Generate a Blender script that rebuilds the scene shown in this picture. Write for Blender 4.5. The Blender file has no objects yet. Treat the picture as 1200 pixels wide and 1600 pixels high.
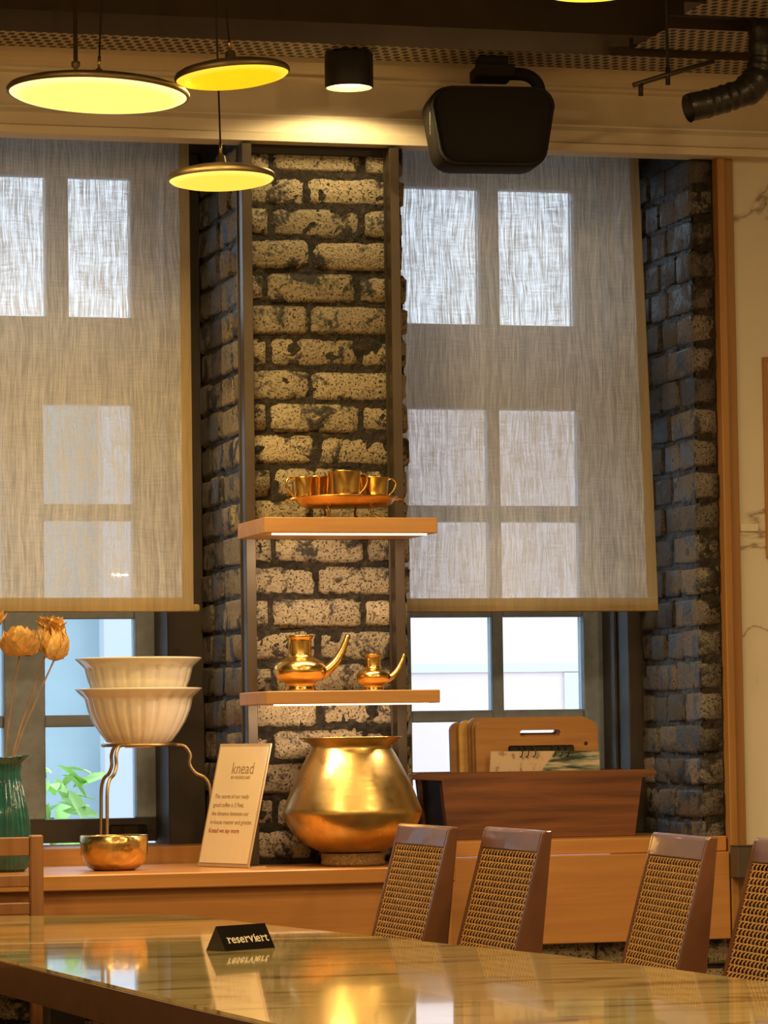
import bpy, bmesh, math, random
from mathutils import Vector, Matrix, noise as mnoise
random.seed(7)
SC = bpy.context.scene
COL = SC.collection
PI = math.pi

# ------------------------------------------------------------------ camera
F = 5550.0; TH = math.radians(15.7); PH = math.atan(352 / F); RO = .014
fw = Vector((math.sin(TH) * math.cos(PH), math.cos(TH) * math.cos(PH), math.sin(PH)))
Rv = Vector((math.cos(TH), -math.sin(TH), 0)); Uv = Rv.cross(fw)
rc = Rv * math.cos(RO) - Uv * math.sin(RO); uc = Uv * math.cos(RO) + Rv * math.sin(RO)
cd = bpy.data.cameras.new('camera'); cam = bpy.data.objects.new('camera', cd); COL.objects.link(cam)
cam.matrix_world = Matrix(((rc.x, uc.x, -fw.x, -2.165), (rc.y, uc.y, -fw.y, -8.239), (rc.z, uc.z, -fw.z, 1.12), (0, 0, 0, 1)))
cd.sensor_fit = 'VERTICAL'; cd.sensor_height = 36.0; cd.lens = F / 1600 * 36.0
cd.clip_start = .05; cd.clip_end = 200
SC.camera = cam

# ------------------------------------------------------------------ world, exposure
w = bpy.data.worlds.new('overcast'); SC.world = w; w.use_nodes = True
bg = w.node_tree.nodes['Background']; bg.inputs[0].default_value = (.80, .90, 1.0, 1); bg.inputs[1].default_value = 2.7
vs = SC.view_settings
vs.view_transform = 'Standard'; vs.look = 'None'; vs.exposure = 0.14; vs.gamma = 1.0; vs.use_curve_mapping = False

WARM = (1.0, .66, .30)
def area(name, loc, size, power, col=WARM, rot=(0, 0, 0), sy=None, spread=180):
    l = bpy.data.lights.new(name, 'AREA'); l.energy = power; l.color = col; l.size = size
    l.spread = math.radians(spread)
    if sy: l.shape = 'RECTANGLE'; l.size_y = sy
    else: l.shape = 'DISK'
    o = bpy.data.objects.new(name, l); o.location = loc; o.rotation_euler = rot; COL.objects.link(o); return o
# unseen ceiling lamps, added as bare area lights to light the room warmly
for i, (x, y, p) in enumerate([(-1.9, -2.4, 30), (1.0, -2.8, 26), (-2.6, -4.4, 40), (-.6, -4.6, 36), (1.6, -4.8, 34), (-3.0, -6.6, 36), (-1.0, -6.8, 34), (1.0, -7.0, 34)]):
    area('unseen_ceiling_light', (x, y, 2.98), .22, p)

# ------------------------------------------------------------------ node helpers
def new_mat(name):
    m = bpy.data.materials.new(name); m.use_nodes = True
    nt = m.node_tree; b = nt.nodes['Principled BSDF']; return m, nt, b
def N(nt, t, **kw):
    n = nt.nodes.new(t)
    for k, v in kw.items():
        if k.startswith('i_'):
            key = k[2:]; key = int(key) if key.isdigit() else key.replace('_', ' ')
            n.inputs[key].default_value = v
        else: setattr(n, k, v)
    return n
def L(nt, a, b): nt.links.new(a, b)
def ramp(nt, fac, stops, interp='LINEAR'):
    r = nt.nodes.new('ShaderNodeValToRGB'); e = r.color_ramp.elements; r.color_ramp.interpolation = interp
    e[0].position, e[0].color = stops[0][0], (*stops[0][1], 1) if len(stops[0][1]) == 3 else stops[0][1]
    e[1].position, e[1].color = stops[-1][0], (*stops[-1][1], 1)
    for p, c in stops[1:-1]:
        k = e.new(p); k.color = (*c, 1)
    L(nt, fac, r.inputs[0]); return r.outputs[0]
def coords(nt, kind='Object', scale=(1, 1, 1), rot=(0, 0, 0)):
    mp = N(nt, 'ShaderNodeMapping'); mp.inputs['Scale'].default_value = scale; mp.inputs['Rotation'].default_value = rot
    if kind == 'World':
        g = N(nt, 'ShaderNodeNewGeometry'); L(nt, g.outputs['Position'], mp.inputs[0])
    else:
        t = N(nt, 'ShaderNodeTexCoord'); L(nt, t.outputs[kind], mp.inputs[0])
    return mp.outputs[0]
def noise(nt, vec, scale, detail=4, rough=.5, dist=0):
    n = N(nt, 'ShaderNodeTexNoise'); n.inputs['Scale'].default_value = scale; n.inputs['Detail'].default_value = detail
    n.inputs['Roughness'].default_value = rough; n.inputs['Distortion'].default_value = dist
    L(nt, vec, n.inputs['Vector']); return n.outputs['Fac']
def mixc(nt, fac, a, b, blend='MIX'):
    m = N(nt, 'ShaderNodeMix', data_type='RGBA', blend_type=blend)
    for s, v in ((0, fac), (6, a), (7, b)):
        if isinstance(v, (int, float)): m.inputs[s].default_value = v
        elif isinstance(v, tuple): m.inputs[s].default_value = (*v, 1)
        else: L(nt, v, m.inputs[s])
    return m.outputs[2]
def math_(nt, op, a, b=0.0, clamp=False):
    m = N(nt, 'ShaderNodeMath', operation=op); m.use_clamp = clamp
    for s, v in ((0, a), (1, b)):
        if isinstance(v, (int, float)): m.inputs[s].default_value = v
        else: L(nt, v, m.inputs[s])
    return m.outputs[0]
def bump(nt, b, h, strength=.5, dist=.005):
    n = N(nt, 'ShaderNodeBump'); n.inputs['Strength'].default_value = strength; n.inputs['Distance'].default_value = dist
    L(nt, h, n.inputs['Height']); L(nt, n.outputs[0], b.inputs['Normal']); return n

def plain(name, col, rough=.5, metal=0, spec=.5, var=.06, vs_=30, bmp=0, coat=0, em=None, es=0):
    m, nt, b = new_mat(name)
    v = coords(nt, 'World'); n = noise(nt, v, vs_, 3)
    d = tuple(c * (1 - var) for c in col); e = tuple(min(1, c * (1 + var)) for c in col)
    L(nt, ramp(nt, n, [(.3, d), (.7, e)]), b.inputs['Base Color'])
    b.inputs['Roughness'].default_value = rough; b.inputs['Metallic'].default_value = metal
    b.inputs['Specular IOR Level'].default_value = spec; b.inputs['Coat Weight'].default_value = coat
    if bmp: bump(nt, b, noise(nt, v, vs_ * 6, 3), bmp, .002)
    if em: b.inputs['Emission Color'].default_value = (*em, 1); b.inputs['Emission Strength'].default_value = es
    return m
def wood(name, dark, light, grain='X', scale=1.0, rough=.4, coat=0.0, rings=1.0, wv_=.05):
    """long-grain wood; grain = axis the fibres run along"""
    m, nt, b = new_mat(name)
    st = {'X': (1.2, 14, 14), 'Y': (14, 1.2, 14), 'Z': (14, 14, 1.2)}[grain]
    v = coords(nt, 'World', tuple(s * scale for s in st))
    n1 = noise(nt, v, 1.0, 6, .6, 1.2)
    st2 = {'X': (3, 160, 160), 'Y': (160, 3, 160), 'Z': (160, 160, 3)}[grain]
    n2 = noise(nt, coords(nt, 'World', tuple(s * scale for s in st2)), 1.0, 3, .6)
    wv = N(nt, 'ShaderNodeTexWave', wave_type='BANDS', bands_direction={'X': 'Z', 'Y': 'X', 'Z': 'X'}[grain])
    wv.inputs['Scale'].default_value = .55 * rings; wv.inputs['Distortion'].default_value = 6; wv.inputs['Detail'].default_value = 3
    wv.inputs['Detail Scale'].default_value = .6
    L(nt, v, wv.inputs['Vector'])
    f = math_(nt, 'ADD', math_(nt, 'MULTIPLY', n1, .80 - wv_), math_(nt, 'MULTIPLY', wv.outputs['Fac'], wv_))
    f = math_(nt, 'ADD', f, math_(nt, 'MULTIPLY', n2, .25))
    mid = tuple((a + c) / 2 for a, c in zip(dark, light))
    L(nt, ramp(nt, f, [(.28, dark), (.5, mid), (.75, light)]), b.inputs['Base Color'])
    b.inputs['Roughness'].default_value = rough; b.inputs['Coat Weight'].default_value = coat; b.inputs['Coat Roughness'].default_value = .15
    bump(nt, b, n2, .12, .001)
    return m
def brass(name, col=(.83, .55, .17), rough=.16, hammered=0, brushed=0, dirt=.35):
    m, nt, b = new_mat(name)
    v = coords(nt, 'Object')
    n = noise(nt, v, 18, 5, .6)
    L(nt, ramp(nt, n, [(.3, tuple(c * (1 - dirt) for c in col)), (.65, col)]), b.inputs['Base Color'])
    b.inputs['Metallic'].default_value = 1
    L(nt, ramp(nt, n, [(.3, (rough * 1.8,) * 3), (.7, (rough,) * 3)]), b.inputs['Roughness'])
    if hammered:
        vo = N(nt, 'ShaderNodeTexVoronoi', feature='SMOOTH_F1'); vo.inputs['Scale'].default_value = hammered; L(nt, v, vo.inputs['Vector'])
        bump(nt, b, vo.outputs['Distance'], .35, .004)
    if brushed:
        bump(nt, b, noise(nt, coords(nt, 'Object', (3, 3, brushed)), 1, 2), .25, .0015)
    return m
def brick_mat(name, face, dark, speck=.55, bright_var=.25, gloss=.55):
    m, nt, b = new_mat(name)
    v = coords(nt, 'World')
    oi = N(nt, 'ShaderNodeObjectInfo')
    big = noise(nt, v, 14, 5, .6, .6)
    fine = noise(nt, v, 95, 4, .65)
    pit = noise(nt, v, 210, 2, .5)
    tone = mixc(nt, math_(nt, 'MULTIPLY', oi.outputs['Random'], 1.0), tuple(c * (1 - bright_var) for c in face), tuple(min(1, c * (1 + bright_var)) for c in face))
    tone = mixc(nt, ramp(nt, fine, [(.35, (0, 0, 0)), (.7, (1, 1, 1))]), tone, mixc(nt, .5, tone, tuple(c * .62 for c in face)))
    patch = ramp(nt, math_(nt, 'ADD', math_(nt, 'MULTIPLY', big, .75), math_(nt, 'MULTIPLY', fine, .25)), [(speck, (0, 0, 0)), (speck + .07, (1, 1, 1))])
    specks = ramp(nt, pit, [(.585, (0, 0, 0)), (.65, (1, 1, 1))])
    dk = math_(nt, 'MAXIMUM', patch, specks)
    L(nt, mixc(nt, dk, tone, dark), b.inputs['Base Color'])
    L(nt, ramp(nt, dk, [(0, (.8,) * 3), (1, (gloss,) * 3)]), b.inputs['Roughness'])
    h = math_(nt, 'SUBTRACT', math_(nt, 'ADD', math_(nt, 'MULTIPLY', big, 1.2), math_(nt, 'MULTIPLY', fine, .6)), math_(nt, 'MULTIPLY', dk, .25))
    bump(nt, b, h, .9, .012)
    return m

# ------------------------------------------------------------------ materials
M = {}
M['brick'] = brick_mat('whitewashed_brick', (.36, .295, .19), (.024, .019, .015), .515)
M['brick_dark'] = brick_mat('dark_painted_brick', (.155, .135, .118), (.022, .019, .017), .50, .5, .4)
def mortar():
    m, nt, b = new_mat('dark_mortar'); v = coords(nt, 'World')
    n = noise(nt, v, 60, 6, .7); g = noise(nt, v, 230, 3, .6)
    L(nt, ramp(nt, n, [(.35, (.016, .013, .010)), (.58, (.045, .036, .026)), (.72, (.16, .125, .08))]), b.inputs['Base Color'])
    b.inputs['Roughness'].default_value = .5
    bump(nt, b, math_(nt, 'ADD', n, math_(nt, 'MULTIPLY', g, .6)), 1.0, .014); return m
M['mortar'] = mortar()
M['cornice'] = plain('cream_plaster', (.72, .62, .46), .6, var=.05, vs_=5)
M['ceiling'] = plain('dark_ceiling_paint', (.17, .125, .075), .8, var=.2, vs_=3)
M['floor'] = plain('dark_floor', (.10, .075, .055), .4, var=.3, vs_=6)
M['plaster'] = plain('warm_plaster', (.62, .54, .42), .8, var=.05, vs_=3)
M['oak'] = wood('oak_board', (.40, .175, .045), (.60, .29, .085), 'X', 1.0, .38, .15)
M['oak_shelf'] = wood('oak_shelf', (.42, .20, .065), (.62, .345, .135), 'X', 1.2, .42)
M['oak_trim'] = wood('oak_trim', (.30, .14, .035), (.44, .22, .065), 'Z', 1.0, .45)
M['teak'] = wood('teak_chair', (.20, .085, .028), (.34, .155, .055), 'Z', 1.0, .45)
M['trough'] = wood('trough_timber', (.045, .016, .006), (.27, .10, .032), 'X', 1.3, .5, 0, 1.0, .10)
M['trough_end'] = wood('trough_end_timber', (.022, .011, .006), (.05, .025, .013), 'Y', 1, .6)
M['board'] = wood('bamboo_board', (.27, .115, .028), (.44, .21, .055), 'X', 1.4, .4, .1)  # base colour darkened to carry the boards' backlit shade
M['board_light'] = wood('bamboo_board_light', (.62, .34, .07), (.80, .50, .14), 'X', 2.0, .4, .1)
M['leather'] = plain('brown_lacquer', (.135, .055, .026), .34, var=.18, vs_=9, bmp=.08, coat=.25)
M['cane'] = plain('woven_cane', (.66, .40, .15), .5, var=.25, vs_=90)
M['cane_back'] = plain('cane_backing', (.022, .010, .005), .7, var=.2)
M['metal_post'] = plain('brown_steel', (.080, .060, .042), .4, .5, var=.15, vs_=8)
M['black_paint'] = plain('black_paint', (.018, .014, .011), .55, var=.2)
M['speaker'] = plain('black_speaker_plastic', (.018, .014, .010), .75, spec=.2, var=.1)
M['grille'] = plain('speaker_grille_cloth', (.012, .010, .007), .9, var=.2, vs_=400)
M['chrome'] = plain('pale_metal_trim', (.7, .7, .68), .25, 1)
M['sash'] = plain('glare_grey_sash', (.31, .37, .44), .45, var=.12, vs_=40)  # window glare put into the colour: dark paint lightened to blue-grey
M['jamb'] = plain('dark_jamb_paint', (.048, .037, .031), .5, var=.2, vs_=12)
M['brass'] = brass('polished_brass')
M['brass_pot'] = brass('brushed_brass', (.80, .56, .21), .24, 0, 90, .3)
M['brass_hammer'] = brass('hammered_brass', (.80, .55, .22), .17, 62)
M['brass_wire'] = brass('aged_brass_wire', (.50, .36, .18), .3)
M['copper'] = brass('copper_tray', (.80, .47, .16), .2)
M['lamp_metal'] = brass('lamp_bronze', (.34, .26, .14), .38, 0, 0, .2)
M['ceramic'] = plain('white_glazed_ceramic', (.80, .74, .63), .14, var=.03, vs_=12, coat=.6)
M['straw'] = plain('woven_straw_ring', (.33, .20, .075), .8, var=.5, vs_=220, bmp=.8)
M['petal'] = plain('dried_petal', (.80, .52, .18), .7, var=.25, vs_=70)
M['stem'] = plain('dry_stem', (.30, .19, .12), .7, var=.2)
M['paper'] = plain('cream_paper', (.80, .66, .46), .55, var=.02)
M['acrylic'] = plain('acrylic_edge', (.50, .36, .24), .2, var=.05, coat=.6)
M['ink'] = plain('grey_ink', (.26, .165, .08), .7)
M['ink_red'] = plain('red_ink', (.30, .055, .03), .7)
M['white_ink'] = plain('white_lettering', (.72, .66, .52), .6)
M['gloss_black'] = plain('gloss_black_acrylic', (.010, .009, .008), .14, coat=.5)
M['table_edge'] = plain('dark_table_edge', (.072, .036, .022), .36, var=.15, coat=.2)
M['seam'] = plain('brass_seam', (.75, .58, .25), .3, .8)
M['duct'] = plain('black_taped_duct', (.022, .019, .017), .32, var=.3, vs_=40, bmp=.4)
M['leaf'] = plain('leaf_green', (.42, .80, .20), .5, var=.35, vs_=8)  # base colour brightened in place of daylight shining through the leaves
M['plate'] = plain('cream_plate', (.78, .70, .55), .4)
M['darkbox'] = plain('dark_bronze_panel', (.085, .062, .040), .5)
M['facade_pink'] = plain('facade_pinkish', (.78, .66, .63), .9, var=.015, vs_=1.5)
M['facade_blue'] = plain('facade_blue_grey', (.34, .47, .52), .9, var=.10, vs_=2)
M['facade_pale'] = plain('facade_pale_blue', (.54, .60, .66), .9, var=.04, vs_=2)
M['facade_band'] = plain('facade_band', (.66, .69, .69), .9, var=.02)
M['pavement'] = plain('street_pavement', (.45, .45, .45), .9)

def glass_mat(name, tint=(.96, .98, 1), refl=.06):
    m, nt, b = new_mat(name); nt.nodes.remove(b)
    out = nt.nodes['Material Output']
    t = N(nt, 'ShaderNodeBsdfTransparent'); t.inputs[0].default_value = (*tint, 1)
    g = N(nt, 'ShaderNodeBsdfGlossy'); g.inputs['Roughness'].default_value = .03
    lw = N(nt, 'ShaderNodeFresnel'); lw.inputs[0].default_value = 1.45
    mx = N(nt, 'ShaderNodeMixShader'); L(nt, lw.outputs[0], mx.inputs[0]); L(nt, t.outputs[0], mx.inputs[1]); L(nt, g.outputs[0], mx.inputs[2])
    L(nt, mx.outputs[0], out.inputs[0]); return m
M['pane'] = glass_mat('window_glass')
def teal():
    m, nt, b = new_mat('teal_glass')
    b.inputs['Base Color'].default_value = (.012, .20, .16, 1); b.inputs['Roughness'].default_value = .08
    b.inputs['Coat Weight'].default_value = .8; b.inputs['Transmission Weight'].default_value = .35
    v = coords(nt, 'Object'); n = noise(nt, v, 25, 3)
    L(nt, ramp(nt, n, [(.3, (.004, .085, .085)), (.7, (.010, .18, .17))]), b.inputs['Base Color']); return m
M['teal'] = teal()
def fabric(name, col, see):
    m, nt, b = new_mat(name); nt.nodes.remove(b); out = nt.nodes['Material Output']
    wob = N(nt, 'ShaderNodeTexNoise'); wob.inputs['Scale'].default_value = 6; wob.inputs['Detail'].default_value = 2
    L(nt, coords(nt, 'World', (1, 1, .6)), wob.inputs['Vector'])
    wadd = N(nt, 'ShaderNodeVectorMath', operation='SCALE'); L(nt, wob.outputs['Color'], wadd.inputs[0]); wadd.inputs[3].default_value = .035
    g = N(nt, 'ShaderNodeNewGeometry'); va = N(nt, 'ShaderNodeVectorMath', operation='ADD'); L(nt, g.outputs['Position'], va.inputs[0]); L(nt, wadd.outputs[0], va.inputs[1])
    def st(sc):
        mp = N(nt, 'ShaderNodeMapping'); mp.inputs['Scale'].default_value = sc; L(nt, va.outputs[0], mp.inputs[0]); return mp.outputs[0]
    warp = noise(nt, st((330, 1, 14)), 1, 2, .6)
    weft = noise(nt, st((16, 1, 360)), 1, 2, .6)
    slub = noise(nt, st((70, 1, 2.0)), 1, 3, .6)
    th = math_(nt, 'ADD', math_(nt, 'MULTIPLY', warp, .55), math_(nt, 'ADD', math_(nt, 'MULTIPLY', weft, .25), math_(nt, 'MULTIPLY', slub, .2)))
    fac = ramp(nt, th, [(.40, (see * 2.0,) * 3), (.60, (see * .25,) * 3)])
    cc = ramp(nt, math_(nt, 'ADD', math_(nt, 'MULTIPLY', warp, .5), math_(nt, 'MULTIPLY', slub, .5)), [(.35, tuple(c * .78 for c in col)), (.65, col)])
    d = N(nt, 'ShaderNodeBsdfDiffuse'); L(nt, cc, d.inputs[0])
    t = N(nt, 'ShaderNodeBsdfTranslucent'); L(nt, cc, t.inputs[0])
    mx = N(nt, 'ShaderNodeMixShader'); mx.inputs[0].default_value = .58; L(nt, d.outputs[0], mx.inputs[1]); L(nt, t.outputs[0], mx.inputs[2])
    tr = N(nt, 'ShaderNodeBsdfTransparent')
    m2 = N(nt, 'ShaderNodeMixShader'); L(nt, fac, m2.inputs[0]); L(nt, mx.outputs[0], m2.inputs[1]); L(nt, tr.outputs[0], m2.inputs[2])
    L(nt, m2.outputs[0], out.inputs[0]); return m
M['linen'] = fabric('sheer_linen', (.90, .83, .71), .19)
M['linen_hem'] = fabric('linen_hem', (.62, .47, .25), .0)
def marble():
    m, nt, b = new_mat('white_marble'); v = coords(nt, 'World')
    n = N(nt, 'ShaderNodeTexNoise'); n.inputs['Scale'].default_value = 2.0; n.inputs['Detail'].default_value = 6; n.inputs['Distortion'].default_value = 1.3; L(nt, v, n.inputs['Vector'])
    a = math_(nt, 'ABSOLUTE', math_(nt, 'SUBTRACT', n.outputs['Fac'], .5))
    L(nt, ramp(nt, a, [(0, (.30, .24, .17)), (.006, (.52, .46, .36)), (.022, (.70, .64, .52)), (.2, (.74, .68, .56))]), b.inputs['Base Color'])
    b.inputs['Roughness'].default_value = .25; return m
M['marble'] = marble()
def tabletop():
    m, nt, b = new_mat('polished_olive_stone'); v = coords(nt, 'World', (1, 1, 1), (0, 0, -.15))
    mp = coords(nt, 'World', (1.4, 5.5, 1), (0, 0, .12))
    n = N(nt, 'ShaderNodeTexNoise'); n.inputs['Scale'].default_value = 2.2; n.inputs['Detail'].default_value = 8; n.inputs['Distortion'].default_value = 1.0; L(nt, mp, n.inputs['Vector'])
    L(nt, ramp(nt, n.outputs['Fac'], [(.36, (.26, .19, .07)), (.43, (.50, .40, .17)), (.62, (.62, .52, .25))]), b.inputs['Base Color'])
    b.inputs['Roughness'].default_value = .06; b.inputs['IOR'].default_value = 1.5; b.inputs['Coat Weight'].default_value = .35; b.inputs['Coat Roughness'].default_value = .02
    return m
M['table'] = tabletop()
def perforated():
    m, nt, b = new_mat('perforated_steel'); mp = coords(nt, 'World', (1, 1, 1))
    br = N(nt, 'ShaderNodeTexBrick'); br.offset = .5; br.inputs['Scale'].default_value = 1
    br.inputs['Brick Width'].default_value = .024; br.inputs['Row Height'].default_value = .034; br.inputs['Mortar Size'].default_value = .0050
    br.inputs['Color1'].default_value = (.010, .008, .005, 1); br.inputs['Color2'].default_value = (.012, .009, .006, 1); br.inputs['Mortar'].default_value = (.46, .37, .25, 1); br.inputs['Mortar Smooth'].default_value = .1
    L(nt, mp, br.inputs['Vector']); L(nt, br.outputs['Color'], b.inputs['Base Color'])
    b.inputs['Roughness'].default_value = .6; return m
M['perf'] = perforated()
def menu_print():
    m, nt, b = new_mat('menu_print'); v = coords(nt, 'Object')
    sx = N(nt, 'ShaderNodeSeparateXYZ'); L(nt, v, sx.inputs[0])
    sp = noise(nt, coords(nt, 'Object', (60, 1, 40)), 1, 3)
    leftc = ramp(nt, sp, [(.55, (.58, .43, .27)), (.66, (.30, .19, .10))])
    st = noise(nt, coords(nt, 'Object', (9, 1, 75)), 1, 3, .6)
    rightc = ramp(nt, st, [(.40, (.035, .045, .03)), (.48, (.20, .25, .17)), (.56, (.45, .40, .28)), (.7, (.60, .48, .32))])
    edge = math_(nt, 'ADD', sx.outputs['X'], math_(nt, 'MULTIPLY', sx.outputs['Z'], -.8))
    f = ramp(nt, math_(nt, 'ADD', math_(nt, 'MULTIPLY', edge, 1.0), .5), [(.372, (0, 0, 0)), (.376, (1, 1, 1))])
    L(nt, mixc(nt, f, leftc, rightc), b.inputs['Base Color']); b.inputs['Roughness'].default_value = .35; return m
M['menu'] = menu_print()
def emit(name, col, s, edge=None, es=1):
    m, nt, b = new_mat(name); b.inputs['Base Color'].default_value = (*col, 1)
    v = coords(nt, 'Object')
    if edge:
        vl = N(nt, 'ShaderNodeVectorMath', operation='LENGTH'); L(nt, v, vl.inputs[0])
        L(nt, ramp(nt, math_(nt, 'DIVIDE', vl.outputs['Value'], es), [(.80, col), (.97, edge)]), b.inputs['Emission Color'])
    else: b.inputs['Emission Color'].default_value = (*col, 1)
    b.inputs['Emission Strength'].default_value = s; return m

# ------------------------------------------------------------------ geometry helpers
def link(name, me, mat, parent=None, smooth=False):
    o = bpy.data.objects.new(name, me); COL.objects.link(o)
    if mat and not me.materials: me.materials.append(mat)
    if parent: o.parent = parent
    if smooth:
        for p in me.polygons: p.use_smooth = True
    return o
def from_bm(name, bm, mat, parent=None, smooth=False):
    bmesh.ops.recalc_face_normals(bm, faces=bm.faces[:])
    me = bpy.data.meshes.new(name); bm.to_mesh(me); bm.free(); return link(name, me, mat, parent, smooth)
def add_box(bm, x0, x1, y0, y1, z0, z1, mtx=None):
    vs_ = [bm.verts.new((x, y, z)) for x in (x0, x1) for y in (y0, y1) for z in (z0, z1)]
    for f in ((0, 1, 3, 2), (4, 6, 7, 5), (0, 4, 5, 1), (2, 3, 7, 6), (0, 2, 6, 4), (1, 5, 7, 3)): bm.faces.new([vs_[i] for i in f])
    if mtx is not None:
        for v in vs_: v.co = mtx @ v.co
    return vs_
def box(name, mat, x0, x1, y0, y1, z0, z1, parent=None, bev=.0015, seg=1):
    bm = bmesh.new(); add_box(bm, x0, x1, y0, y1, z0, z1)
    if bev: bmesh.ops.bevel(bm, geom=bm.edges[:], offset=bev, segments=seg, profile=.6, affect='EDGES')
    return from_bm(name, bm, mat, parent)
def prism(name, mat, pts, axis, a, b_, parent=None, bev=0, seg=1, smooth=False):
    """polygon pts in the plane across axis, extruded from a to b_"""
    bm = bmesh.new()
    def P(p, t): return {'X': (t, p[0], p[1]), 'Y': (p[0], t, p[1]), 'Z': (p[0], p[1], t)}[axis]
    A = [bm.verts.new(P(p, a)) for p in pts]; B = [bm.verts.new(P(p, b_)) for p in pts]
    n = len(pts); bm.faces.new(A); bm.faces.new(B[::-1])
    for i in range(n): bm.faces.new([A[i], B[i], B[(i + 1) % n], A[(i + 1) % n]])
    if bev: bmesh.ops.bevel(bm, geom=bm.edges[:], offset=bev, segments=seg, profile=.6, affect='EDGES')
    return from_bm(name, bm, mat, parent, smooth)
def add_lathe(bm, prof, seg=48, fr=None, sx=1, sy=1, c=(0, 0, 0)):
    rings = []
    for i, (r, z) in enumerate(prof):
        if r < 1e-6: rings.append([bm.verts.new((c[0], c[1], z + c[2]))]); continue
        ring = []
        for k in range(seg):
            t = 2 * PI * k / seg; rr = r * (fr(t, i) if fr else 1)
            ring.append(bm.verts.new((c[0] + rr * math.cos(t) * sx, c[1] + rr * math.sin(t) * sy, z + c[2])))
        rings.append(ring)
    for a, b in zip(rings, rings[1:]):
        if len(a) == 1 and len(b) == 1: continue
        for k in range(seg):
            k2 = (k + 1) % seg
            if len(a) == 1: bm.faces.new([a[0], b[k2], b[k]])
            elif len(b) == 1: bm.faces.new([a[k], a[k2], b[0]])
            else: bm.faces.new([a[k], a[k2], b[k2], b[k]])
def lathe(name, mat, prof, parent=None, seg=48, fr=None, sx=1, sy=1):
    bm = bmesh.new(); add_lathe(bm, prof, seg, fr, sx, sy); return from_bm(name, bm, mat, parent, True)
def spline(pts, n=8):
    out = []; P = [Vector(p) for p in pts]; P = [2 * P[0] - P[1]] + P + [2 * P[-1] - P[-2]]
    for i in range(1, len(P) - 2):
        for k in range(n):
            t = k / n; a, b, c, d = P[i - 1], P[i], P[i + 1], P[i + 2]
            out.append(.5 * ((2 * b) + (c - a) * t + (2 * a - 5 * b + 4 * c - d) * t * t + (3 * b - a - 3 * c + d) * t ** 3))
    out.append(P[-2]); return out
def add_tube(bm, pts, rad, seg=8, cap=True, flat=1):
    pts = [Vector(p) for p in pts]; n = len(pts)
    rads = rad if isinstance(rad, (list, tuple)) else [rad] * n
    if len(rads) != n: rads = [rads[0] + (rads[-1] - rads[0]) * i / (n - 1) for i in range(n)]
    t0 = (pts[1] - pts[0]).normalized(); up = Vector((0, 0, 1)) if abs(t0.z) < .9 else Vector((1, 0, 0))
    nrm = t0.cross(up).normalized(); rings = []
    for i, p in enumerate(pts):
        t = (pts[min(i + 1, n - 1)] - pts[max(i - 1, 0)]).normalized()
        nrm = (nrm - t * nrm.dot(t)).normalized(); bi = t.cross(nrm)
        rings.append([bm.verts.new(p + (nrm * math.cos(2 * PI * k / seg) + bi * math.sin(2 * PI * k / seg) * flat) * rads[i]) for k in range(seg)])
    for a, b in zip(rings, rings[1:]):
        for k in range(seg): bm.faces.new([a[k], a[(k + 1) % seg], b[(k + 1) % seg], b[k]])
    if cap: bm.faces.new(rings[0][::-1]); bm.faces.new(rings[-1])
def tube(name, mat, pts, rad, parent=None, seg=8, cap=True, flat=1):
    bm = bmesh.new(); add_tube(bm, pts, rad, seg, cap, flat); return from_bm(name, bm, mat, parent, True)
def empty(name, loc, label, cat, rz=0, group=None):
    o = bpy.data.objects.new(name, None); COL.objects.link(o); o.location = loc; o.rotation_euler = (0, 0, rz)
    o.empty_display_size = .05; return tag(o, label, cat, group)
def tag(o, label, cat, group=None):
    o['label'] = label; o['category'] = cat
    if group: o['group'] = group
    return o
def struct(o): o['kind'] = 'structure'; return o
def sempty(name, loc=(0, 0, 0)):
    o = bpy.data.objects.new(name, None); COL.objects.link(o); o.location = loc; return struct(o)
def text_mesh(name, o, mat, parent, loc, rot, sx):
    dg = bpy.context.evaluated_depsgraph_get(); dg.update()
    me = bpy.data.meshes.new_from_object(o.evaluated_get(dg)); c = o.data
    bpy.data.objects.remove(o); bpy.data.curves.remove(c)
    if not me.materials: me.materials.append(mat)
    n = link(name, me, None, parent); n.location = loc; n.rotation_euler = rot; n.scale = (sx, 1, 1); return n
def text(name, mat, body, size, parent, loc, rot, ext=.0003, align='CENTER', sx=1, shear=0, off=0, space=1):
    c = bpy.data.curves.new(name, 'FONT'); c.body = body; c.size = size; c.extrude = ext; c.align_x = align; c.shear = shear; c.offset = off
    c.space_character = space; c.materials.append(mat)
    o = bpy.data.objects.new(name, c); COL.objects.link(o); return text_mesh(name, o, mat, parent, loc, rot, sx)

# ================================================================== SETTING
# ---- room shell
struct(box('floor', M['floor'], -4.1, 3.3, -10.1, .7, -.12, 0, bev=0))
struct(box('ceiling', M['ceiling'], -4.1, 3.3, -10.1, .7, 3.2, 3.32, bev=0))
struct(box('wall_left', M['plaster'], -4.2, -4.0, -10.1, .7, 0, 3.2, bev=0))
struct(box('wall_right', M['plaster'], 3.2, 3.4, -10.1, .7, 0, 3.2, bev=0))
struct(box('wall_front', M['plaster'], -4.1, 3.3, -10.3, -10.0, 0, 3.2, bev=0))

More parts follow.
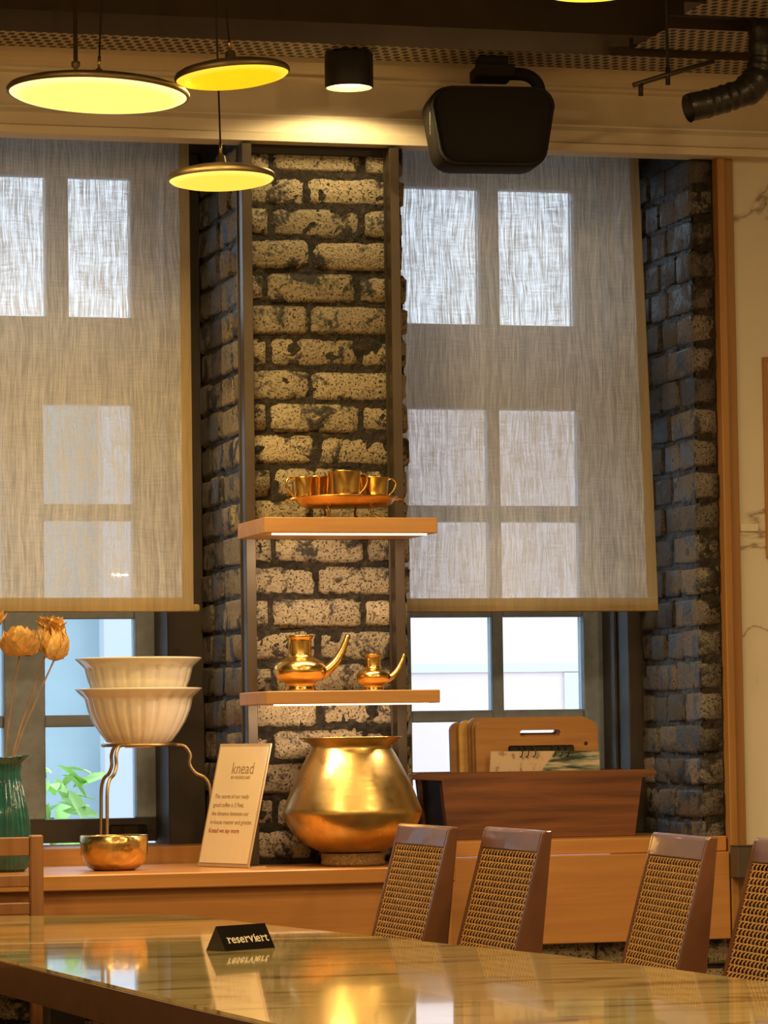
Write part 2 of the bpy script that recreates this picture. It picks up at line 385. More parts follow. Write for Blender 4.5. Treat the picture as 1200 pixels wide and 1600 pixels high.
# ---- the window wall: mortar core with bricks set proud of it
PX0, PX1 = -.195, .212            # brick pier
RX0, RX1 = .955, 1.014            # brick strip right of the second window
bm = bmesh.new()
add_box(bm, PX0 + .009, PX1 - .009, .008, .45, .80, 2.60)
add_box(bm, -.268, PX1 + .03, .47, .72, .80, 2.60)
add_box(bm, RX0 + .009, 1.9, .008, .72, .80, 2.60)
add_box(bm, -4.0, -1.22, .0, .72, .80, 2.60)
add_box(bm, -4.0, 3.2, .03, .72, 0, .80)
add_box(bm, -4.0, 3.2, .012, .72, 2.60, 3.2)
def rough_sheet(bm, P, nu, nv, nrm, amp, lift):
    """uneven mortar skin: P(u,v) on the wall face, pushed along nrm"""
    g = []
    for j in range(nv + 1):
        row = []
        for i in range(nu + 1):
            p = Vector(P(i / nu, j / nv))
            h = mnoise.noise(p * 22) * .9 + mnoise.noise(p * 60 + Vector((5, 1, 2))) * .55 + mnoise.noise(p * 130) * .30
            row.append(bm.verts.new(p + Vector(nrm) * (lift + amp * h)))
        g.append(row)
    for j in range(nv):
        for i in range(nu): bm.faces.new([g[j][i], g[j][i + 1], g[j + 1][i + 1], g[j + 1][i]])
rough_sheet(bm, lambda u, v: (PX0 + .012 + u * (PX1 - PX0 - .024), 0, .822 + v * 1.71), 56, 230, (0, -1, 0), .0085, -.0055)
rough_sheet(bm, lambda u, v: (PX0, .012 + u * .43, .822 + v * 1.75), 56, 230, (-1, 0, 0), .007, -.006)
rough_sheet(bm, lambda u, v: (PX1, .012 + u * .43, .822 + v * 1.75), 20, 120, (1, 0, 0), .007, -.006)
rough_sheet(bm, lambda u, v: (RX0, .012 + u * .40, .868 + v * 1.70), 56, 230, (-1, 0, 0), .007, -.006)
rough_sheet(bm, lambda u, v: (RX0 + .008 + u * (RX1 - RX0 - .008), 0, .868 + v * 1.70), 8, 230, (0, -1, 0), .007, -.005)
wall = struct(from_bm('wall_back', bm, M['mortar']))

def brick_mesh(i):
    bm = bmesh.new(); rnd = random.Random(100 + i)
    xs = [-.5, -.43, rnd.uniform(-.12, .12), .43, .5]; zs = [-.5, -.36, .36, .5]; ys = [-.5, -.40, .5]
    V = {}
    def vert(i, j, k):
        if (i, j, k) in V: return V[(i, j, k)]
        x, y, z = xs[i], ys[j], zs[k]
        ex = i in (0, 4); ez = k in (0, 3); ey = j == 0
        if ey and (ex or ez): y += .055 * (1.0 + (ex and ez))
        if ex and ez: x *= .972; z *= .93
        x += rnd.uniform(-.014, .014); y += rnd.uniform(-.025, .025) if ey else 0; z += rnd.uniform(-.05, .05)
        V[(i, j, k)] = bm.verts.new((x, y, z)); return V[(i, j, k)]
    I, J, K = len(xs) - 1, len(ys) - 1, len(zs) - 1
    for i in range(I):
        for k in range(K): bm.faces.new([vert(i, 0, k), vert(i + 1, 0, k), vert(i + 1, 0, k + 1), vert(i, 0, k + 1)])
    for i in range(I):
        for j in range(J):
            for k in (0, K): bm.faces.new([vert(i, j, k), vert(i + 1, j, k), vert(i + 1, j + 1, k), vert(i, j + 1, k)])
    for j in range(J):
        for k in range(K):
            for i in (0, I): bm.faces.new([vert(i, j, k), vert(i, j + 1, k), vert(i, j + 1, k + 1), vert(i, j, k + 1)])
    me = bpy.data.meshes.new('brick'); bmesh.ops.recalc_face_normals(bm, faces=bm.faces[:]); bm.to_mesh(me); bm.free()
    for p in me.polygons: p.use_smooth = True
    return me
BR = {}
for key in ('brick', 'brick_dark'):
    BR[key] = []
    for i in range(8):
        me = brick_mesh(i); me.materials.append(M[key]); BR[key].append(me)
def brick(x0, x1, y0, y1, z0, z1, key='brick', j=.004):
    me = random.choice(BR[key]); o = bpy.data.objects.new('brick', me); COL.objects.link(o); o.parent = wall
    o.location = ((x0 + x1) / 2, (y0 + y1) / 2 + random.uniform(-j, j), (z0 + z1) / 2 + random.uniform(-.002, .002))
    o.scale = (x1 - x0, y1 - y0, z1 - z0); o.rotation_euler = (random.uniform(-.02, .02), random.uniform(-.014, .014), random.uniform(-.012, .012))
CO = .0785; G = .011
z = .835; r = 0
while z < 2.53:
    z1 = z + CO - G
    a = random.uniform(-.012, .012); jl = random.uniform(-.005, .004); jr = random.uniform(-.006, .006)
    if r % 2 == 0:
        c = -.022 + a
        brick(PX0 + jl, c - G / 2, 0, .105, z, z1); brick(c + G / 2, PX1 + jr, 0, .105, z, z1)
        segs = [(.116, .225), (.236, .345), (.356, .452)]; rs = [(.0, .11), (.121, .23), (.241, .335), (.346, .41)]
    else:
        c1, c2 = -.128 + a, .098 + a
        brick(PX0 + jl, c1 - G / 2, 0, .22, z, z1); brick(c1 + G / 2, c2 - G / 2, 0, .105, z, z1); brick(c2 + G / 2, PX1 + jr, 0, .22, z, z1)
        segs = [(.231, .335), (.346, .452)]; rs = [(.0, .17), (.181, .295), (.306, .41)]
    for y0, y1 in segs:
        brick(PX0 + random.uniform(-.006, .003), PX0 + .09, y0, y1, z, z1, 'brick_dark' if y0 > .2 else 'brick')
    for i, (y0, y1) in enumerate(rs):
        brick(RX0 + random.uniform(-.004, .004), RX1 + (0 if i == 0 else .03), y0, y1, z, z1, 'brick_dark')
    z += CO; r += 1
# brick courses under the bench
z = .24; r = 0
while z < .60:
    x = -1.35 + (.11 if r % 2 else 0)
    while x < 1.02:
        brick(x, min(x + .215, 1.05), .012, .10, z, z + CO - G, 'brick')
        x += .226
    z += CO; r += 1

# ---- marble wall, timber trim right of the windows
struct(box('wall_marble', M['marble'], 1.06, 3.2, -.008, .05, 0, 2.62, bev=0))
struct(box('trim_1', M['oak_trim'], 1.016, 1.036, -.03, .05, .60, 2.56, bev=.002))
struct(box('trim_2', M['oak_trim'], 1.0365, 1.062, -.018, .05, .60, 2.56, bev=.002))

# ---- cornice
prof = [(.02, 2.548), (-.058, 2.548), (-.060, 2.566), (-.044, 2.572), (-.044, 2.600), (-.036, 2.612), (-.036, 2.6165), (-.020, 2.6175),
        (-.018, 2.698), (-.036, 2.702), (-.040, 2.708), (-.036, 2.714), (-.046, 2.722), (-.062, 2.740), (-.075, 2.775), (-.080, 2.80), (.02, 2.80)]
struct(prism('trim_cornice', M['cornice'], prof, 'X', -4.0, 3.2))
struct(box('trim_lintel', M['black_paint'], PX0 + .004, PX1 - .004, -.006, .10, 2.525, 2.60, bev=.002))

struct(box('wall_upper', plain('brown_upper_wall', (.13, .098, .060), .8, var=.15, vs_=4), -4.0, 3.2, -.004, .011, 2.801, 3.2, bev=0))

# ---- windows
def window(name, cols_low, cols_up, x0, x1, bars_low, meet=None):
    """cols: list of (x0,x1) glass openings; rows given as glass z-ranges"""
    root = sempty(name, (0, .62, 0))
    rows = [(.925, 1.157), (1.187, 1.430), (1.452, 1.680), (1.722, 1.976)]
    up = (2.196, 2.560)
    d0, d1 = 0.0, .055
    box('bottom_rail', M['jamb'], x0, x1, d0, d1, .866, rows[0][0], root)
    box('transom', M['sash'], x0, x1, d0 - .02, d1, rows[-1][1], up[0], root, .006)
    box('top_rail', M['sash'], x0, x1, d0, d1, up[1], 2.60, root)
    def verticals(cols, za, zb):
        xs = [x0] + [v for c in cols for v in c] + [x1]
        for a, b in zip(xs[::2], xs[1::2]):
            if b - a > .004: box('stile' if b - a > .045 else 'glazing_bar', M['sash'], a, b, d0 + (.0 if b - a > .045 else .012), d1, za, zb, root, .003)
    verticals(cols_low, rows[0][0], rows[-1][1]); verticals(cols_up, up[0], up[1])
    for ra, rb in zip(rows, rows[1:]):
        for a, b in cols_low: box('glazing_bar', M['sash'], a, b, d0 + .012, d1, ra[1], rb[0], root, .003)
    for cols, rr in ((cols_low, rows), (cols_up, [up])):
        for a, b in cols:
            for za, zb in rr: box('pane', M['pane'], a + .0005, b - .0005, .028, .032, za + .0005, zb - .0005, root, 0)
    return root
w1 = window('window_1', [(-1.16, -.93), (-.90, -.672), (-.568, -.335)], [(-1.13, -.86), (-.81, -.555), (-.499, -.335)], -1.22, -.270, None)
w2 = window('window_2', [(.26, .369), (.397, .617), (.648, .867)], [(.26, .36), (.385, .600), (.650, .860)], .236, .960, None)
# dark casings between brick and sash, and the soffits
struct(box('trim_jamb_left', M['jamb'], -.287, PX0 + .002, .458, .62, .86, 2.60, bev=.003))
struct(box('trim_jamb_right', M['jamb'], .917, .985, .414, .62, .866, 2.60, bev=.003))
struct(box('trim_jamb_bead', M['jamb'], .909, .9165, .50, .53, .866, 2.60, bev=.002))
lat = box('window_latch', M['gloss_black'], -.075, .02, -.022, -.001, -.012, .014, w1, .003); lat.location = (-.335, 0, .895)

# ================================================================== OUTSIDE
struct(box('street_pavement', M['pavement'], -12, 12, .75, 30, -.6, -.5, bev=0))
b1 = empty('building', (0, 7.0, -.5), 'pale pinkish building seen through the right window behind the trough', 'building')
box('facade', M['facade_pink'], 1.2, 9, 0, 2, 0, 3.2, b1, 0)
box('ledge_band', M['facade_band'], 1.2, 9, -.012, 0, 1.905, 1.945, b1, 0)
box('downpipe', M['facade_band'], 2.95, 3.05, -.012, 0, 0, 1.9, b1, 0)
b2 = empty('building', (0, 6.2, -.5), 'blue-grey building seen through the left window behind the bowls', 'building')
box('facade', M['facade_blue'], -8, .665, 0, 2, 0, 3.14, b2, 0)
box('pilaster', M['facade_pale'], .665, 1.19, -.10, 2, 0, 3.18, b2, 0)
# potted plant outside the left window
pl = empty('leafy_plant', (-.30, 2.0, -.5), 'bright green leafy plant outside the left window', 'plant')
tube('stalk', M['stem'], [(0, 0, 0), (.02, 0, .7), (0, .02, 1.4)], [.02, .008], pl)
bm = bmesh.new()
for s in (0, 1):
    pts = [(0, 0), (.25, .028), (.6, .038), (.85, .022), (1, 0)]
    pass
LP = [(0, 0, 0), (.05, .018, .01), (.11, .022, .012), (.17, .012, .0), (.20, 0, -.012), (.17, -.012, .0), (.11, -.022, .012), (.05, -.018, .01)]
vsl = [bm.verts.new(p) for p in LP]; c0 = bm.verts.new((.08, 0, .002)); c1 = bm.verts.new((.14, 0, -.002))
for f in ((0, 1, 'a'), (1, 2, 'ab'), (2, 3, 'b'), (3, 4, 'b'), (4, 5, 'b'), (5, 6, 'b'), (6, 7, 'ab'), (7, 0, 'a')):
    q = [vsl[f[0]], vsl[f[1]]]
    q += {'a': [c0], 'b': [c1], 'ab': [c1, c0] if f[0] == 1 else [c0, c1]}[f[2]]
    bm.faces.new(q)
leaf0 = from_bm('leaf', bm, M['leaf'], pl, True)
leaf0.location = (0, 0, 1.45)
for k in range(110):
    o = leaf0 if k == 0 else leaf0.copy()
    if k: COL.objects.link(o); o.parent = pl
    a = random.uniform(0, 2 * PI); rr = random.uniform(0, .10)
    o.location = (rr * math.cos(a) + .0, rr * math.sin(a), 1.18 + random.uniform(0, .40) - rr * .6)
    o.rotation_euler = (random.uniform(-.6, .6), random.uniform(-.5, .9), a); s = random.uniform(.4, .75); o.scale = (s * .9, s * 1.5, s)

# ================================================================== BENCH / LEDGE
bench = empty('window_bench', (0, 0, .61), 'long oak window bench with ledge under the windows', 'bench')
Z0 = .61
box('ledge_board', M['oak'], -3.0, .21, -.36, -.0005, .786 - Z0, .822 - Z0, bench, .003)
box('ledge_board', M['oak'], -1.215, -.21, .0, .268, .786 - Z0, .822 - Z0, bench, .002)
box('sill_board', M['oak'], -1.215, -.20, .272, .615, .80 - Z0, .862 - Z0, bench, .002)
box('sill_board', M['oak'], .22, 1.012, -.012, .615, .829 - Z0, .866 - Z0, bench, .002)
box('front_panel', M['oak'], -3.0, .2095, -.330, -.30, .615 - Z0, .785 - Z0, bench, .002)
box('end_panel', M['oak'], .185, .2095, -.299, .006, .615 - Z0, .785 - Z0, bench, .002)
box('front_panel', M['oak'], .2105, 1.012, -.03, .006, .615 - Z0, .828 - Z0, bench, .002)

# ================================================================== BLINDS
def blind(label, xa, xb_top, xb_bot, zb, right_hem, rod_end, fold=None):
    root = empty('roller_blind', ((xa + xb_bot) / 2, .15, zb), label, 'blind', 0, 'linen roller blinds in the windows')
    cx = (xa + xb_bot) / 2; zt = 2.575
    def X(u, t): return xa + u * ((xb_bot + (xb_top - xb_bot) * t) - xa) - cx     # t: 0 bottom, 1 top
    def wav(u, t): return .004 * math.sin(u * 9 + 1.5 * t) + .003 * math.sin(u * 23 + t * 3) + (fold(u, t) if fold else 0)
    def sheet(name, u0, u1, t0, t1, mat, dy, nu=40, nt=24, thick=0):
        bm = bmesh.new(); g = [[bm.verts.new((X(u0 + (u1 - u0) * i / nu, t), wav(u0 + (u1 - u0) * i / nu, t) + dy, t * (zt - zb))) for i in range(nu + 1)] for t in [t0 + (t1 - t0) * k / nt for k in range(nt + 1)]]
        for k in range(nt):
            for i in range(nu): bm.faces.new([g[k][i], g[k][i + 1], g[k + 1][i + 1], g[k + 1][i]])
        return from_bm(name, bm, mat, root, True)
    sheet('fabric', 0, 1, 0.0, 1, M['linen'], 0)
    wd = xb_bot - xa
    sheet('hem', 0, 1, 0.0, .028, M['linen_hem'], -.002, 40, 2)
    if right_hem: sheet('side_hem', 1 - .026 / wd, 1, .029, 1, M['linen_hem'], -.002, 2, 24)
    box('bottom_bar', M['linen_hem'], xa - cx, xb_bot - cx + rod_end, .006, .020, -.002, .016, root, .004)
    tube('head_rod', M['sash'], [(xa - cx, .01, zt - zb + .006), (xb_top - cx + .01, .01, zt - zb + .006)], .008, root)
    return root
def fold_r(u, t):
    c = .80 + .07 * (1 - t); d = (u - c) / .016
    return -.020 * math.exp(-d * d) * max(0, (t - .35) / .65) + .016 * math.exp(-((u - c - .03) / .02) ** 2) * max(0, (t - .35) / .65)
def fold_l(u, t):
    c = .795 + .03 * (1 - t); d = (u - c) / .012
    return -.018 * math.exp(-d * d) * max(0, (t - .6) / .4)
blind('linen roller blind in the left window, glowing warm behind the disc lamps', -1.12, -.289, -.289, 1.432, True, .018, fold_l)
blind('linen roller blind in the right window, hanging between brick pier and brick jamb', .232, .872, .903, 1.428, True, .0, fold_r)

# ================================================================== POSTS AND SHELVES
for xa, lb in ((-.204, 'brown steel upright on the left edge of the brick pier'), (.163, 'brown steel upright on the right edge of the brick pier')):
    p = empty('shelf_upright', (xa + .012, -.03, .823), lb, 'upright', 0, 'steel shelf uprights on the brick pier')
    box('post', M['metal_post'], -.012, .012, -.020, .022, 0, 1.72, p, .001)
    box('flange', M['metal_post'], -.016, .016, .0225, .026, 0, 1.72, p, .0005)
def shelf(label, zt, th, led):
    s = empty('wall_shelf', (-.016, -.19, zt - th), label, 'shelf', 0, 'oak shelves on the brick pier')
    bm = bmesh.new(); add_box(bm, -.209, .206, -.13, .137, 0, th)
    bmesh.ops.bevel(bm, geom=bm.edges[:], offset=.0015, segments=1, affect='EDGES'); from_bm('shelf_board', bm, M['oak_shelf'], s)
    st = box('led_strip', emit('led_glow', (1.0, .80, .50), led), -.185, .185, -.112, -.100, -.0035, -.0004, s, 0)
    l = bpy.data.lights.new('led_light', 'AREA'); l.shape = 'RECTANGLE'; l.size = .37; l.size_y = .012; l.energy = 2.4; l.color = (1.0, .72, .46)
    o = bpy.data.objects.new('led_light', l); COL.objects.link(o); o.parent = s; o.location = (0, -.106, -.006); o.rotation_euler = (math.radians(22), 0, 0)
    return s
shelf('oak shelf carrying the tray of brass cups', 1.629, .036, 3.2)
shelf('oak shelf carrying the two spouted brass pots', 1.229, .030, 3.2)

# ================================================================== BRASSWARE ON THE SHELVES
SH1, SH2 = 1.629, 1.229
tray = empty('serving_tray', (.004, -.185, SH1), 'oval copper tray on curled legs holding the brass cups', 'tray')
bm = bmesh.new()
add_lathe(bm, [(0, .049), (.110, .049), (.118, .0545), (.126, .056), (.1265, .0545), (.120, .050), (.112, .040), (.098, .033), (.06, .0315), (0, .0315)], 56, None, 1, .80); from_bm('tray_dish', bm, M['copper'], tray, True)
for sx in (-1, 1):
    tube('handle', M['copper'], spline([(sx * .112, -.022, .054), (sx * .136, -.018, .050), (sx * .143, 0, .048), (sx * .136, .018, .050), (sx * .112, .022, .054)], 5), .003, tray, 6)
for x, y in ((-.055, -.045), (.055, -.045), (-.04, .05), (.04, .05)):
    s = 1 if x > 0 else -1
    tube('leg', M['brass_wire'], spline([(x, y, .034), (x - s * .004, y - .004, .018), (x + s * .004, y - .012, .007), (x + s * .018, y - .016, .003)], 5), .003, tray, 6)
def cup(x, y, rz, label, r=.031, h=.054, mat='brass'):
    c = empty('brass_cup', (x, y, SH1 + .0492), label, 'cup', rz, 'brass cups on the copper tray')
    lathe('cup_body', M[mat], [(0, .002), (r * .82, .002), (r * .86, .0), (r * .90, .004), (r * .93, h * .4), (r * 1.0, h * .96), (r * 1.05, h), (r * 1.0, h), (r * .95, h * .95), (r * .88, .006), (0, .005)], c, 40)
    tube('handle', M[mat], spline([(r * .98, 0, h * .86), (r * 1.35, 0, h * .95), (r * 1.62, 0, h * .78), (r * 1.5, 0, h * .5), (r * 1.05, 0, h * .2), (r * .93, 0, h * .10)], 6), .0028, c, 6)
    return c
cup(-.090, -.170, PI + .25, 'brass cup at the left end of the tray, handle pointing left', .030)
cup(-.010, -.235, .25, 'largest brass cup at the front middle of the tray', .038, .064)
cup(.076, -.185, .15, 'brass cup at the right end of the tray, handle pointing right', .034)
cup(-.046, -.118, 2.0, 'brass cup half hidden behind the largest front cup', .031, .060)
cup(.030, -.122, 1.2, 'brass cup at the back between largest and right cup', .032, .058)
def spout_pot(x, y, s, label):
    p = empty('spouted_pot', (x, y, SH2), label, 'pot', .12, 'spouted brass pots on the lower shelf')
    pr = [(0, .0), (.0365, .0), (.0385, .003), (.036, .009), (.034, .013), (.037, .021), (.048, .0255), (.0575, .034), (.062, .044), (.0627, .050), (.060, .060), (.053, .069), (.043, .0755), (.0345, .078), (.0325, .0805), (.029, .083), (.0278, .088), (.0275, .118), (.0285, .123), (.0325, .127), (.0335, .131), (.0315, .132), (.026, .122), (.0245, .09), (0, .085)]
    lathe('pot_body', M['brass'], [(a * s, b * s) for a, b in pr], p, 48)
    tube('spout', M['brass'], [q * s for q in spline([(.048, 0, .040), (.068, 0, .050), (.092, 0, .072), (.110, 0, .102), (.122, 0, .133)], 6)], [.0155 * s, .0058 * s], p, 12)
    return p
spout_pot(-.108, -.175, 1.0, 'larger spouted brass pot on the lower shelf')
spout_pot(.070, -.175, .66, 'smaller spouted brass pot on the lower shelf')

# big brass pot on a straw ring
ring = lathe('straw_ring', M['straw'], [(.060, 0), (.073, .001), (.0755, .008), (.073, .014), (.0755, .021), (.073, .029), (.062, .030), (.058, .015), (.060, 0)], None, 60)
ring.location = (.012, -.185, .8223); tag(ring, 'woven straw ring under the big brass pot', 'pot ring')
pot = empty('brass_pot', (.012, -.185, .8535), 'big brushed brass pot with flared rim beside the sign', 'pot')
pr = [(0, -.001), (.05, -.001), (.078, .002), (.110, .018), (.138, .042), (.155, .068), (.1625, .088), (.1635, .096), (.1605, .104), (.146, .140), (.125, .186), (.104, .226), (.0955, .240), (.0935, .247), (.098, .252), (.117, .266), (.119, .268), (.116, .2685), (.096, .256), (.090, .247), (.10, .226), (.13, .16), (.15, .10), (.12, .04), (0, .02)]
lathe('pot_body', M['brass_pot'], pr, pot, 72)

# ================================================================== LEDGE OBJECTS
LZ = .8222
# sign
sg = empty('acrylic_sign', (-.286, -.118, LZ), 'cream printed card in leaning acrylic stand beside the big brass pot', 'sign')
d = Vector((.076, -.199, 0)).normalized()
sg.rotation_euler = (0, 0, math.atan2(d.y, d.x))      # local x runs along the board, local -y faces out
tilt = math.radians(13.5)
bd = box('acrylic_panel', M['acrylic'], -.106, .106, 0, .004, 0, .295, sg, .0008); bd.rotation_euler = (-tilt, 0, 0); bd.location = (0, 0, .001)
cdp = box('card', M['paper'], -.099, .099, -.0012, -.0002, .009, .287, bd, 0)
foot = prism('foot', M['acrylic'], [(.004, 0), (.055, 0), (.055, .003), (.012, .003)], 'X', -.10, .10, sg)
R90 = (PI / 2, 0, 0)
text('lettering', M['ink'], 'knead', .040, bd, (.012, -.0014, .222), R90, sx=.98, off=-.0004)
text('lettering', M['ink'], 'BY WOODS CAFE', .0095, bd, (.008, -.0014, .210), R90, sx=1.05)
for k, t in enumerate(['The secret of our really', 'good coffee is 2 Feet,', 'the distance between our', 'in-house roaster and grinder.']):
    text('lettering', M['ink'], t, .0148, bd, (-.084, -.0014, .163 - k * .0205), R90, align='LEFT', sx=1.0, off=-.0001)
text('lettering', M['ink_red'], 'Knead we say more', .0155, bd, (-.084, -.0014, .081), R90, align='LEFT', sx=1.02)

# brass bowl
bb = empty('brass_bowl', (-.546, -.135, LZ), 'hammered brass bowl on the ledge in front of the wire stand', 'bowl')
lathe('bowl_body', M['brass_hammer'], [(0, 0), (.045, 0), (.058, .006), (.071, .020), (.0775, .038), (.0785, .060), (.0785, .080), (.0765, .081), (.0745, .079), (.074, .05), (.065, .018), (.045, .006), (0, .005)], bb, 56)

# wire stand and the two bowls
SX, SY = -.436, .10
st = empty('wire_stand', (SX, SY, LZ), 'bent brass wire stand holding two white bowls', 'stand')
RZ = 1.110 - LZ
tube('ring', M['brass_wire'], [(.087 * math.cos(2 * PI * k / 40), .087 * math.sin(2 * PI * k / 40), RZ) for k in range(41)], .0042, st, 8)
for a in (-.206, 2 * PI / 3 - .206 + .06, 4 * PI / 3 - .206 + .06):
    ca, sa = math.cos(a), math.sin(a)
    prr = [(.086, RZ), (.108, RZ - .004), (.122, RZ - .024), (.121, RZ - .048), (.134, RZ - .068), (.156, RZ - .080), (.168, RZ - .105), (.170, RZ - .16), (.172, .04), (.170, .004)]
    tube('leg', M['brass_wire'], spline([(r * ca, r * sa, z) for r, z in prr], 6), .0042, st, 8)
def bowl(zc, label):
    b = empty('fluted_bowl', (SX, SY, zc), label, 'bowl', 0, 'white fluted ceramic bowls on the wire stand')
    NF = 22
    def fr(t, i): 
        amp = .0 if (i < 3 or i > 8) else .04
        return 1 - amp * (1 - abs(math.sin(t * NF / 2)))**5
    P = [(0, -.012), (.034, -.012), (.036, -.009), (.078, .002), (.096, .026), (.111, .050), (.122, .076), (.127, .096), (.129, .104), (.132, .108), (.149, .124), (.152, .128), (.149, .1295), (.128, .112), (.118, .09), (.09, .03), (.07, .008), (0, .0)]
    lathe('bowl_body', M['ceramic'], P, b, 132, fr); return b
bowl(1.1155, 'lower white fluted bowl resting in the wire stand')
bowl(1.188, 'upper white fluted bowl nested in the lower bowl')

# vase with dried flowers
vx, vy = -.795, -.06
va = empty('glass_vase', (vx, vy, LZ), 'ribbed teal glass vase holding dried flowers', 'vase')
def frv(t, i): return 1 + .075 * abs(math.sin(t * 15)) * (1 if 1 < i < 8 else .3)
vp = [(0, .002), (.050, 0), (.058, .010), (.064, .05), (.063, .10), (.056, .15), (.047, .195), (.042, .225), (.044, .245), (.054, .262), (.056, .264), (.051, .262), (.040, .243), (.038, .225), (.043, .195), (.052, .15), (.058, .10), (.058, .05), (.05, .012), (0, .010)]
bm = bmesh.new(); add_lathe(bm, vp, 210, frv)
for v in bm.verts:                                  # pouring lip
    if v.co.z > .24 and v.co.x > .03: v.co.x += .012 * (v.co.z - .24) / .024; v.co.z += .004
from_bm('vase_body', bm, M['teal'], va, True)
bm = bmesh.new()
pv = [(0, 0, 0), (.006, .0085, .0), (.015, .011, .003), (.024, .007, .009), (.029, 0, .014), (.024, -.007, .009), (.015, -.011, .003), (.006, -.0085, .0)]
q = [bm.verts.new(p) for p in pv]; cc = bm.verts.new((.015, 0, -.003))
for k in range(8): bm.faces.new([q[k], q[(k + 1) % 8], cc])
bmesh.ops.recalc_face_normals(bm, faces=bm.faces[:]); PET = bpy.data.meshes.new('petal'); bm.to_mesh(PET); bm.free(); PET.materials.append(M['petal'])
for p in PET.polygons: p.use_smooth = True
def flower(hx, hy, hz, label, kind, s, base):
    f = empty('dried_flower', (vx, vy, LZ + .012), label, 'flower', 0, 'dried flowers in the teal vase')
    h = Vector((hx - vx, hy - vy, hz - LZ - .012)); b = Vector(base)
    n0 = Vector((h.x * .22, h.y * .22, .245))
    tube('stem', M['stem'], spline([b, n0, n0.lerp(h, .55) + Vector((-.004, 0, 0)), h], 5), .0022, f, 6)
    rows = [(9, 1.30, 1.0, -.002), (9, .95, .95, .002), (8, .62, .85, .005), (7, .30, .72, .008), (5, .05, .55, .010)] if kind == 'open' else [(8, .55, .85, -.004), (9, .15, .95, .000), (9, -.10, .85, .006), (7, -.3, .8, .013), (5, -.6, .6, .018)]
    for j, (n, el, sc, dz) in enumerate(rows):
        for k in range(n):
            o = bpy.data.objects.new('petal', PET); COL.objects.link(o); o.parent = f
            a = 2 * PI * (k + .5 * (j % 2)) / n + random.uniform(-.12, .12)
            o.location = h + Vector((0, 0, dz * s))
            e = (PI / 2 - el) if kind == 'open' else (PI / 2 - el - .35)
            o.rotation_euler = (random.uniform(-.2, .2), -e * (.85 if kind == 'open' else 1) + random.uniform(-.1, .1), a)
            o.scale = (sc * s, sc * s * 1.15, sc * s)
    return f
flower(-.664, -.05, 1.318, 'rightmost closed dried flower in the teal vase', 'bud', 2.5, (-.02, 0, .0))
flower(-.668, .03, 1.336, 'dried flower peeking above the rightmost one in the vase', 'bud', 2.2, (-.01, .02, .0))
flower(-.755, -.09, 1.325, 'wide open dried flower in the middle of the vase bunch', 'open', 2.1, (.015, -.01, .0))
flower(-.810, .03, 1.395, 'highest dried flower of the bunch at the picture edge', 'open', 1.8, (.0, .0, .0))

# ================================================================== TROUGH WITH BOARDS
tr = empty('wooden_trough', (.60, .25, .8662), 'dark red timber trough holding boards in the right window', 'trough')
def T(x): return x - .60
fz = .165
prof = [(T(.345), 0), (T(.832), 0), (T(.852), fz - .018), (T(.893), fz - .016), (T(.893), fz - .004), (T(.875), fz), (T(.270), fz), (T(.256), fz - .004), (T(.256), fz - .016), (T(.332), fz - .018)]
prism('front_board', M['trough'], prof, 'Y', -.10, -.078, tr, .0015)
prism('back_board', M['trough'], prof, 'Y', .112, .134, tr, .0015)
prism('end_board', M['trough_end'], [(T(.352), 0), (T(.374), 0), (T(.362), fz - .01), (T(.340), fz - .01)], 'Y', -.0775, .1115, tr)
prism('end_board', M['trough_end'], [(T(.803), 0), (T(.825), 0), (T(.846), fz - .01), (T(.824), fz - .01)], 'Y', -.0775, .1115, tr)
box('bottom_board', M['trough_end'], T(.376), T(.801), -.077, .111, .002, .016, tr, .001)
def rrect(x0, x1, z0, z1, r, n=6):
    out = []
    for cx, cz, a0 in ((x1 - r, z1 - r, 0), (x0 + r, z1 - r, PI / 2)):
        out += [(cx + r * math.cos(a0 + PI / 2 * k / n), cz + r * math.sin(a0 + PI / 2 * k / n)) for k in range(n + 1)]
    return out + [(x0, z0), (x1, z0)]
